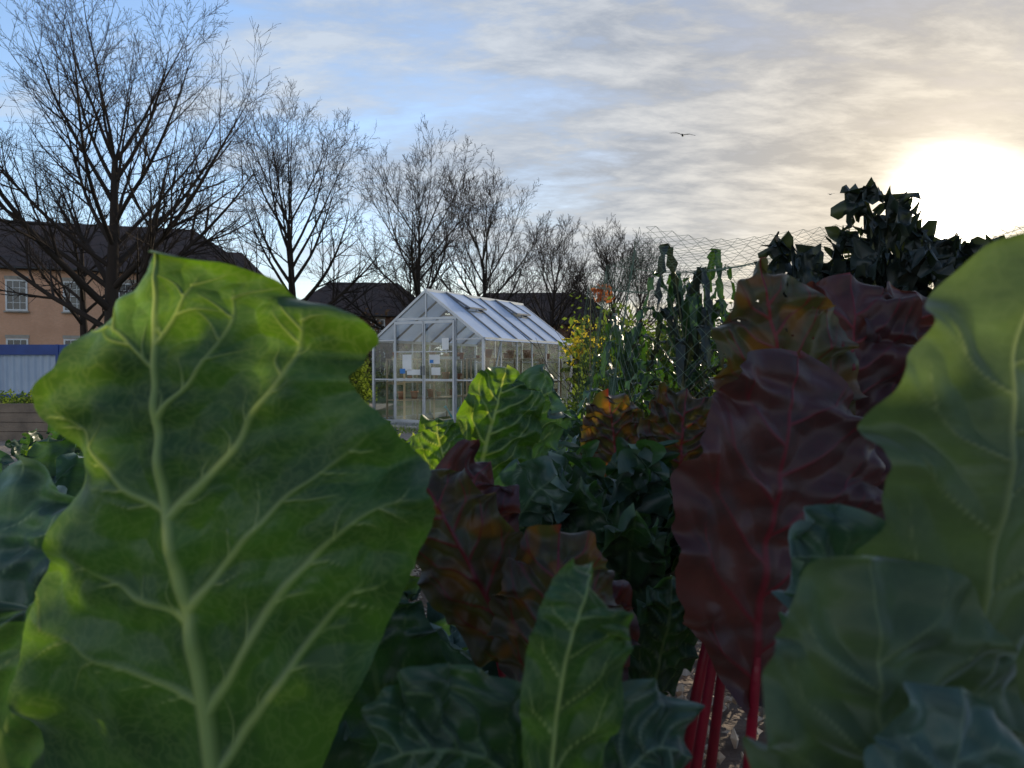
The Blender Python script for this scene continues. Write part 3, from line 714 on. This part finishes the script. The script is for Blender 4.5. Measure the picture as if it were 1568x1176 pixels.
# ------------------------------------------------------------------ foliage clumps
def foliage(name, clumps, n, size, mat, seed, parent=None):
    rs = np.random.RandomState(seed)
    C_ = []
    tot = sum(c[3] * c[4] * c[5] for c in clumps)
    for (cx, cy, cz, rx, ry, rzz) in clumps:
        k = max(8, int(n * rx * ry * rzz / tot))
        d = rs.randn(k, 3); d /= np.linalg.norm(d, axis=1, keepdims=True)
        r = rs.rand(k, 1) ** .45
        lump = 1 + .25 * np.sin(d[:, :1] * 7 + cx) * np.sin(d[:, 1:2] * 6 + cy) + .2 * np.sin(d[:, 2:3] * 9)
        C_.append(np.array([[cx, cy, cz]]) + d * r * lump * np.array([[rx, ry, rzz]]))
    C_ = np.concatenate(C_); n = len(C_)
    A = rs.randn(n, 3); A /= np.linalg.norm(A, axis=1, keepdims=True)
    Bv = np.cross(A, rs.randn(n, 3)); Bv /= np.linalg.norm(Bv, axis=1, keepdims=True)
    s = size * rs.uniform(.5, 1.4, (n, 1))
    V = np.stack([C_ - A * s, C_ - Bv * s * .5, C_ + A * s, C_ + Bv * s * .5], 1).reshape(-1, 3)
    V[:, 2] = np.maximum(V[:, 2], .01)
    return mesh_obj(name, V, np.arange(4 * n).reshape(-1, 4), mat, parent)

M_fdark = facemat("dark_hedge_leaf", (.03, .05, .022), (.08, .11, .02))
M_fmid = facemat("bush_leaf", (.05, .085, .03), (.20, .28, .03))
M_fyel = facemat("autumn_yellow_leaf", (.45, .36, .03), (.7, .55, .05), .5)
M_for = facemat("autumn_orange_leaf", (.35, .09, .03), (.45, .15, .04), .5)
M_fbrown = facemat("dry_leaf", (.09, .065, .05), (.14, .09, .05), .3)

rs_ = random.Random(9)
foliage("distant_hedge", [(x, 30 + rs_.uniform(-2, 2), .7, 1.6, 1.0, rs_.uniform(.9, 1.9)) for x in np.arange(-9, 26, 1.5)], 22000, .10, M_fdark, 1)
foliage("distant_hedge", [(x, 50 + rs_.uniform(-2, 2), 1., 2.6, 1.5, rs_.uniform(1.8, 3.2)) for x in np.arange(-32, 50, 2.3)], 26000, .18, M_fbrown, 2)

def shrub(name, base, r, h, n, size, mat, seed, extra=None):
    e = empty(name, base); rnd = random.Random(seed)
    segs = []
    for k in range(16):
        a = rnd.uniform(0, 6.28); l = h * rnd.uniform(.6, 1.); p0 = Vector((0, 0, 0)); d = Vector((math.cos(a) * .45 * r / h * 2, math.sin(a) * .45 * r / h * 2, 1)).normalized()
        for i in range(5):
            p1 = p0 + d * l / 5; segs.append((tuple(p0), tuple(p1), .010 * (1 - i / 6), .010 * (1 - (i + 1) / 6))); p0 = p1
            d = (d + Vector((rnd.uniform(-.3, .3), rnd.uniform(-.3, .3), rnd.uniform(-.1, .2)))).normalized()
            if i > 0:
                q = p0 + (d + Vector((rnd.uniform(-1, 1), rnd.uniform(-1, 1), .2))).normalized() * l * .25
                segs.append((tuple(p0), tuple(q), .005, .002))
    tubes("stems", segs, M_bark, e, 5)
    cl = [(rnd.uniform(-r, r) * .6, rnd.uniform(-r, r) * .6, h * rnd.uniform(.35, .85), r * .5, r * .5, h * .22) for k in range(9)]
    foliage("leaves", cl, n, size, mat, seed, e)
    if extra: foliage("autumn_leaves", [(extra[0], extra[1], extra[2], extra[3], extra[3], extra[3])], extra[4], size * 1.1, extra[5], seed + 1, e)
    return e
shrub("yellow_leaved_shrub", (1.25, 11.2, 0), .55, 1.55, 700, .045, M_fdark, 31, (-.18, -.2, 1.40, .32, 300, M_fyel))
shrub("orange_leaved_shrub", (1.0, 8.2, 0), .5, 1.8, 800, .04, M_fmid, 32, (0, 0, 1.92, .12, 60, M_for))
shrub("green_shrub", (.9, 7.4, 0), .45, .95, 3200, .03, M_fmid, 33)
shrub("green_shrub", (1.5, 8.0, 0), .6, 1.6, 2600, .035, M_fmid, 34)
shrub("green_shrub", (2.4, 8.6, 0), .8, 1.9, 4200, .035, M_fdark, 35)
shrub("green_shrub", (-3.3, 15.2, .0), .55, 1.25, 2600, .035, M_fmid, 36)
shrub("green_shrub", (-3.9, 17.0, .0), .8, 1.8, 3200, .04, M_fdark, 37)
shrub("green_shrub", (1.9, 5.8, 0.1), .6, 1.3, 3000, .03, M_fmid, 38)
e = empty("dark_red_planter", (-3.15, 14.2, 0))
v, f = lathe([(0, .0), (.22, .0), (.28, .30), (.31, .30), (.31, .34), (.26, .34), (.25, .28), (0, .28)], 20); mesh_obj("tub", v, f, M_redtub, e, True)
foliage("tub_plant", [(0, 0, .45, .25, .25, .2)], 500, .03, M_fmid, 44, e)

e = empty("raised_timber_bed", (-8.4, 12.0, 0))
bd = []
for k in range(4):
    z = .07 + k * .14
    bd += [(0, -.9, z, 3.4, .05, .132), (0, .9, z, 3.4, .05, .132), (-1.675, 0, z, .05, 1.74, .132), (1.675, 0, z, .05, 1.74, .132)]
boxes("planks", bd, M_wood, e); boxes("soil_fill", [(0, 0, .24, 3.28, 1.73, .44)], M_soil, e)
boxes("posts", [(sx * 1.62, sy * .945, .29, .08, .03, .60) for sx in (-1, 0, 1) for sy in (-1, 1)], M_wood, e)
foliage("bed_greens", [(x, 0, .55, .35, .6, .16) for x in (-1.3, -.7, 0, .6, 1.2)], 2500, .03, M_fmid, 45, e)

e = empty("blue_site_fence", (-20, 25, 0))
fx0, fx1 = -4, 13.5
V, F = [], []
xs = np.arange(fx0, fx1, .06)
for i, x in enumerate(xs):
    y = .0 if i % 4 < 2 else .035
    V += [(x, y, .12), (x, y, 1.50)]
for i in range(len(xs) - 1): F.append((2 * i, 2 * i + 2, 2 * i + 3, 2 * i + 1))
mesh_obj("corrugated_panels", V, F, M_panel, e)
bb = [((fx0 + fx1) / 2, -.05, 1.66, fx1 - fx0, .05, .34), ((fx0 + fx1) / 2, -.045, .10, fx1 - fx0, .04, .14)]
for x in np.arange(fx0, fx1 + .1, 2.2): bb.append((x, -.06, .92, .09, .09, 1.83))
boxes("rails_and_posts", bb, M_blue, e)

# ------------------------------------------------------------------ houses
def house(name, loc, rot, Wd, Dp, eave, ridge, brick, hip=3., nwin=5, storeys=2, chim=()):
    e = empty(name, loc, rot)
    boxes("walls", [(0, Dp / 2, eave / 2, Wd, Dp, eave)], brick, e)
    o = .35; x0, x1 = -Wd / 2 - o, Wd / 2 + o; y0, y1 = -o, Dp + o
    V = [(x0, y0, eave), (x1, y0, eave), (x1, y1, eave), (x0, y1, eave), (x0 + hip, Dp / 2, ridge), (x1 - hip, Dp / 2, ridge),
         (x0, y0, eave - .15), (x1, y0, eave - .15), (x1, y1, eave - .15), (x0, y1, eave - .15)]
    F = [(0, 1, 5, 4), (1, 2, 5), (2, 3, 4, 5), (3, 0, 4), (6, 7, 1, 0), (7, 8, 2, 1), (8, 9, 3, 2), (9, 6, 0, 3), (9, 8, 7, 6)]
    mesh_obj("hipped_roof", V, F, M_roof, e)
    boxes("gutter", [(0, y0 - .06, eave - .06, Wd + 2 * o, .1, .1)], simple(name + "_gutter", (.05, .05, .05), None), e)
    fr, gls, sill = [], [], []
    st = eave / storeys
    for s_ in range(storeys):
        for k in range(nwin):
            x = -Wd / 2 + Wd * (k + .5) / nwin; z = s_ * st + st * .52; w, h = 1.05, 1.75
            gls.append((x, -.012, z, w, .02, h))
            fr += [(x - w / 2, -.04, z, .09, .07, h + .09), (x + w / 2, -.04, z, .09, .07, h + .09), (x, -.04, z + h / 2, w - .09, .066, .09), (x, -.04, z - h / 2, w - .09, .066, .09),
                   (x, -.045, z, w - .09, .06, .07)]
            for q in (-1, 1): fr.append((x + q * w / 6, -.035, z, .03, .04, h - .09))
            for q in (-.25, .25): fr.append((x, -.033, z + q * h, w - .09, .034, .03))
            sill.append((x, -.08, z - h / 2 - .10, w + .25, .16, .09))
            sill.append((x, -.012, z + h / 2 + .17, w + .2, .03, .2))
    boxes("window_glass", gls, M_winglass, e); boxes("sash_frames", fr, M_white, e)
    boxes("sills_and_lintels", sill, simple(name + "_stone", (.4, .36, .3), (.3, .27, .23), 4, .9), e)
    return e
house("brick_house", (-29.5, 44.5, 0), math.atan2(7, 21), 27, 10, 7.0, 10.6, M_brick, 4.5, 9)
house("brick_house", (-24.0, 62, 0), .2, 9, 9, 7., 11.2, M_brickd, 4., 3)
house("brick_house", (-12.3, 60, 0), .1, 12, 9, 5.2, 8.3, M_brickd, 3.5, 4)
house("brick_house", (2.0, 72, 0), -.05, 17, 9, 5.2, 8.6, M_brickd, 4, 6)

# ------------------------------------------------------------------ bare trees
def bare_tree(name, base, H, spread, seed, dens=1., tr=.32, minr=.007):
    rnd = random.Random(seed); segs = []
    up = Vector((0, 0, 1))
    def rv(s): return Vector((rnd.uniform(-s, s), rnd.uniform(-s, s), rnd.uniform(-s, s)))
    NS = (11, 10, 6, 4, 2)
    def grow(p, d, Ln, r, lev, az0):
        ns = NS[lev]
        wob = (.05, .07, .10, .12, .15)[lev]
        seg = Ln / ns; az = az0
        rend = (.32, .12, .2, .4, .5)[lev]
        for i in range(ns):
            t = (i + 1) / ns
            tro = (.06, .070, .065, .05, .04)[lev]
            if lev == 1 and i < 3: tro = 0.
            d = (d + rv(wob) + up * tro).normalized()
            q = p + d * seg
            ra = r * (1 - (1 - rend) * (i / ns)); rb = r * (1 - (1 - rend) * t)
            segs.append((tuple(p), tuple(q), max(ra, minr), max(rb, minr)))
            p = q
            if lev < 4 and (t > (.22, .2, .15, .2)[lev]):
                kk = (2.0, 1.25, 1.25, 1.15)[lev] * dens
                if lev == 0 and i == ns - 1: kk = 5
                k = int(kk) + (1 if rnd.random() < kk - int(kk) else 0)
                for c in range(k):
                    az += 2.4 + rnd.uniform(-.4, .4)
                    a = up.cross(d)
                    if a.length < .05: a = Vector((1, 0, 0))
                    a.normalize(); b = d.cross(a)
                    side = a * math.cos(az) + b * math.sin(az)
                    ang = {0: R(70 - 46 * t + rnd.uniform(-7, 7)), 1: R(rnd.uniform(22, 46)), 2: R(rnd.uniform(22, 50)), 3: R(rnd.uniform(20, 50))}[lev]
                    cd = (d * math.cos(ang) + side * math.sin(ang)).normalized()
                    if lev == 0:
                        cl = (spread * 1.14 * (1 - t) + .42 * H * t) * rnd.uniform(.82, 1.04)
                        cr = ra * rnd.uniform(.40, .58)
                    else:
                        cl = Ln * (.52, .50, .52, .5)[lev] * (1.1 - .55 * t) * rnd.uniform(.6, 1.2)
                        cr = ra * rnd.uniform(.42, .6)
                    grow(p, cd, cl, cr, lev + 1, rnd.uniform(0, 6.28))
    grow(Vector((0, 0, 0)), Vector((0, 0, 1)), H * .60, tr, 0, rnd.uniform(0, 6))
    o = tubes(name, segs, M_bark, None, 6)
    o.location = base
    return o, len(segs)
cnt = []
for (b_, H, sp, sdd, dn, tr_, mr) in [((-14.5, 27, 0), 14.2, 9.0, 21, 1.06, .32, .0055), ((-11.2, 39, 0), 14.0, 7.4, 22, 1., .30, .007), ((-5.9, 46, 0), 14.2, 7.2, 23, .97, .28, .008),
                      ((-1.9, 53, 0), 14.0, 7.2, 24, .93, .28, .009), ((2.9, 64, 0), 13.2, 6.8, 25, .88, .27, .0105), ((8.6, 62, 0), 11.8, 7.4, 26, .93, .26, .0105),
                      ((12.2, 70, 0), 12.4, 7., 27, .82, .24, .0115), ((-7.6, 60, 0), 11., 6., 28, .76, .24, .0105), ((6., 80, 0), 12., 6.5, 29, .75, .24, .012), ((-20.5, 36, 0), 11., 6., 30, .82, .24, .007)]:
    o, c = bare_tree("bare_lime_tree", b_, H, sp, sdd, dn, tr_, mr); cnt.append(c)
print("TREE SEGS", cnt)

# ------------------------------------------------------------------ netting over the bed
def net(name, x0, x1, y0, y1, top, zb, step=.035):
    segs = []
    def zt(x, y):
        return top + .05 * (x - x0) / (x1 - x0) - .06 * abs(math.sin(math.pi * (x - x0) / .85)) - .05 * abs(math.sin(math.pi * (y - y0) / 1.2)) + .01 * math.sin(9 * x + 7 * y)
    def pt(a, x):
        hf = zt(x, y0) - zb
        bulge = .05 * math.sin(5 * x)
        if a < 1: return (x, y0 - .10 * (1 - a) + bulge * (1 - a) + .02 * math.sin(12 * a + 6 * x), zb + hf * a)
        y = y0 + (y1 - y0) * (a - 1)
        return (x, y, zt(x, y))
    nA = int(1.4 / step); nB = int((y1 - y0) / step); nX = int((x1 - x0) / step)
    A = [i / nA for i in range(nA)] + [1 + j / nB for j in range(nB + 1)]
    X = [x0 + (x1 - x0) * i / nX for i in range(nX + 1)]
    G = [[pt(a, x) for x in X] for a in A]
    r = .0008
    for i in range(len(A) - 1):
        for j in range(len(X) - 1):
            if (i + j) % 2 == 0: segs += [(G[i][j], G[i + 1][j + 1], r, r)]
            else: segs += [(G[i][j + 1], G[i + 1][j], r, r)]
    nS = int((y1 - y0) / step)
    Y = [y0 + (y1 - y0) * j / nS for j in range(nS + 1)]
    G2 = []
    for i in range(nA + 1):
        a = i / nA
        G2.append([(x0 - .12 * (1 - a) + .03 * math.sin(6 * y + 4 * a), y, zb + (zt(x0, y) - zb) * a) for y in Y])
    for i in range(nA):
        for j in range(nS):
            if (i + j) % 2 == 0: segs.append((G2[i][j], G2[i + 1][j + 1], r, r))
            else: segs.append((G2[i][j + 1], G2[i + 1][j], r, r))
    e = empty(name)
    V, F = tubes_data(segs, 3); mesh_obj("mesh_sheet", V, F, M_net, e)
    cn = []
    for x in np.arange(x0, x1 + .1, .85):
        for y in (y0, y1):
            if y == y0 and x < x0 + .1: continue
            cn.append(((x, y, .25), (x + .01, y, zt(x, y) - .005), .005, .004))
    tubes("canes", cn, M_cane, e, 7)
net("crop_netting", .58, 3.1, 3.2, 5.6, 1.72, .32)

# ------------------------------------------------------------------ gulls
def gull(name, loc, span, rz_, bank=0.):
    V, F = [], []
    prof = [(-.24, .004, 0), (-.20, .022, 0), (-.1, .045, 0), (.02, .055, 0), (.12, .045, .004), (.17, .028, .012), (.21, .028, .016), (.235, .016, .014), (.27, .004, .008)]
    ns = 8
    for (x, r_, z) in prof:
        for k in range(ns):
            a = 2 * math.pi * k / ns; V.append((x, r_ * math.cos(a), z + r_ * .85 * math.sin(a)))
    for i in range(len(prof) - 1):
        for k in range(ns):
            j = (k + 1) % ns; F.append((i * ns + k, i * ns + j, (i + 1) * ns + j, (i + 1) * ns + k))
    b = len(V); V += [(-.22, -.03, 0), (-.22, .03, 0), (-.33, .07, 0), (-.33, -.07, 0)]; F.append((b, b + 1, b + 2, b + 3))
    for sd_ in (-1, 1):
        st = [(0.0, .10, -.06, .015), (.16, .11, -.05, .075), (.30, .10, -.03, .10), (.42, .05, -.05, .075), (.52, -.03, -.08, .045), (.60, -.13, -.14, .02)]
        b = len(V)
        for (y, xl, xt, z) in st:
            V += [(xl, sd_ * y, z), ((xl + xt) / 2, sd_ * y, z + .012), (xt, sd_ * y, z)]
        for i in range(len(st) - 1):
            for q in (0, 1): F.append((b + i * 3 + q, b + i * 3 + q + 1, b + (i + 1) * 3 + q + 1, b + (i + 1) * 3 + q))
    o = mesh_obj(name, V, F, M_bird, None, True)
    o.location = loc; o.scale = (span / 1.2,) * 3; o.rotation_euler = (bank, R(-4), rz_)
gull("seagull", (7.95, 35, 11.85), 1.2, R(75), R(10))
gull("seagull", (34.0, 80, 19.4), 1.1, R(110), R(-8))

# ------------------------------------------------------------------ sky, sun
SUN_AZ, SUN_EL = 30.4, 10.3
world = bpy.data.worlds.new("World"); scene.world = world; world.use_nodes = True
nt = world.node_tree
for n in list(nt.nodes): nt.nodes.remove(n)
wo = N(nt, "ShaderNodeOutputWorld"); bg = N(nt, "ShaderNodeBackground"); bg.inputs[1].default_value = .1
sky = N(nt, "ShaderNodeTexSky"); sky.sky_type = 'NISHITA'; sky.sun_disc = False
sky.sun_elevation = R(SUN_EL); sky.sun_rotation = R(SUN_AZ); sky.altitude = 50; sky.air_density = 1.; sky.dust_density = .6; sky.ozone_density = 1.5
tc = N(nt, "ShaderNodeTexCoord")
sep = N(nt, "ShaderNodeSeparateXYZ"); nt.links.new(tc.outputs["Generated"], sep.inputs[0])
zc = mth(nt, 'MAXIMUM', mth(nt, 'ADD', sep.outputs[2], .20), .05)
px_ = mth(nt, 'DIVIDE', sep.outputs[0], zc); py_ = mth(nt, 'DIVIDE', sep.outputs[1], zc)
cmb = N(nt, "ShaderNodeCombineXYZ"); nt.links.new(px_, cmb.inputs[0]); nt.links.new(py_, cmb.inputs[1])
mp = N(nt, "ShaderNodeMapping"); mp.inputs["Rotation"].default_value = (0, 0, R(55)); mp.inputs["Scale"].default_value = (1.0, 2.1, 1)
nt.links.new(cmb.outputs[0], mp.inputs[0])
def noise(vec, sc, det, ro, dist):
    n = N(nt, "ShaderNodeTexNoise"); n.noise_dimensions = '2D'; n.inputs["Scale"].default_value = sc; n.inputs["Detail"].default_value = det
    n.inputs["Roughness"].default_value = ro; n.inputs["Distortion"].default_value = dist
    nt.links.new(vec, n.inputs["Vector"]); return n.outputs[0]
c1 = noise(mp.outputs[0], 1.6, 7, .60, .12); c2 = noise(mp.outputs[0], .45, 2, .5, .0); c3 = noise(mp.outputs[0], 4.2, 7, .64, .15)
dotn = N(nt, "ShaderNodeVectorMath"); dotn.operation = 'DOT_PRODUCT'
nrmn = N(nt, "ShaderNodeVectorMath"); nrmn.operation = 'NORMALIZE'; nt.links.new(tc.outputs["Generated"], nrmn.inputs[0])
sv = (math.sin(R(SUN_AZ)) * math.cos(R(SUN_EL)), math.cos(R(SUN_AZ)) * math.cos(R(SUN_EL)), math.sin(R(SUN_EL)))
nt.links.new(nrmn.outputs[0], dotn.inputs[0]); dotn.inputs[1].default_value = sv
dp = mth(nt, 'MAXIMUM', dotn.outputs["Value"], 0.)
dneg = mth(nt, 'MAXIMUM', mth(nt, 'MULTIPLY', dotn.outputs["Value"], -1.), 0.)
g1 = mth(nt, 'POWER', dp, 900.); g2 = mth(nt, 'POWER', dp, 50.); g6 = mth(nt, 'POWER', dp, 6.); g3 = mth(nt, 'POWER', dp, 3.)
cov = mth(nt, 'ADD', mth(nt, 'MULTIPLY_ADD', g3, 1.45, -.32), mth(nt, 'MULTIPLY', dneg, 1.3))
cm = mth(nt, 'ADD', mth(nt, 'MULTIPLY', c1, 1.6), mth(nt, 'ADD', mth(nt, 'MULTIPLY', c2, 1.2), mth(nt, 'MULTIPLY', c3, .7)))
cm = mth(nt, 'ADD', mth(nt, 'MULTIPLY_ADD', cm, 2.1, -3.60), cov, clamp=True)
cdark = mixc(nt, g6, (4.3, 5.1, 6.3), (4.0, 3.9, 3.8))
clite = mixc(nt, g6, (6.2, 7.0, 8.0), (7.6, 7.1, 6.3))
cb = mth(nt, 'ADD', mth(nt, 'MULTIPLY_ADD', c3, 3.0, -1.35), mth(nt, 'MULTIPLY_ADD', c1, 2.4, -1.0), clamp=True)
ccol = mixc(nt, cb, cdark, clite)
ccol = mixc(nt, dneg, ccol, (12.0, 10.9, 9.6))       # unseen cloud added opposite the sun, bright and warm, to lift facade and leaves
def scl(f, c):
    n = N(nt, "ShaderNodeVectorMath"); n.operation = 'SCALE'
    if isinstance(c, tuple): n.inputs[0].default_value = c
    else: nt.links.new(c, n.inputs[0])
    nt.links.new(f, n.inputs["Scale"]); return n.outputs[0]
def addv(a, b):
    n = N(nt, "ShaderNodeVectorMath"); n.operation = 'ADD'; nt.links.new(a, n.inputs[0]); nt.links.new(b, n.inputs[1]); return n.outputs[0]
skb = scl(mth(nt, 'MULTIPLY_ADD', g6, -2.3, 2.85), mixc(nt, 1., sky.outputs[0], (.97, 1.0, 1.14), 'MULTIPLY'))
hz = mth(nt, 'POWER', mth(nt, 'SUBTRACT', 1., mth(nt, 'MAXIMUM', sep.outputs[2], 0.)), 8.)
skb = mixc(nt, mth(nt, 'MULTIPLY', hz, .6), skb, mixc(nt, g3, (5.0, 6.2, 7.8), (7.2, 6.8, 6.0)))
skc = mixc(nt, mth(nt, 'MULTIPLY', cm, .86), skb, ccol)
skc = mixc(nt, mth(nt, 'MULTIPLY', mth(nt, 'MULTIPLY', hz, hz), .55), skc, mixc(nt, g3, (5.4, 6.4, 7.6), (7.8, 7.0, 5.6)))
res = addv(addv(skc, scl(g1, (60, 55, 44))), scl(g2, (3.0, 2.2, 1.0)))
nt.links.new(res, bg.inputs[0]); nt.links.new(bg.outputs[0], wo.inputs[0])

sl = bpy.data.lights.new("sun", 'SUN'); sl.energy = 5.0; sl.angle = R(.5); sl.color = (1., .86, .64)
so = bpy.data.objects.new("sun", sl); link(so)
so.rotation_euler = (-Vector(sv)).to_track_quat('-Z', 'Y').to_euler()

# ------------------------------------------------------------------ camera
cam = bpy.data.cameras.new("camera"); cam.lens = 26.2; cam.sensor_width = 36; cam.clip_start = .02; cam.clip_end = 3000
cam.dof.use_dof = True; cam.dof.focus_distance = 3.0; cam.dof.aperture_fstop = 10.
co = bpy.data.objects.new("camera", cam); link(co); co.location = (0, 0, CAMH); co.rotation_euler = (R(90 - 1.4), 0, 0)
scene.camera = co
scene.view_settings.view_transform = 'Standard'; scene.view_settings.look = 'None'; scene.view_settings.exposure = 0; scene.view_settings.gamma = 1
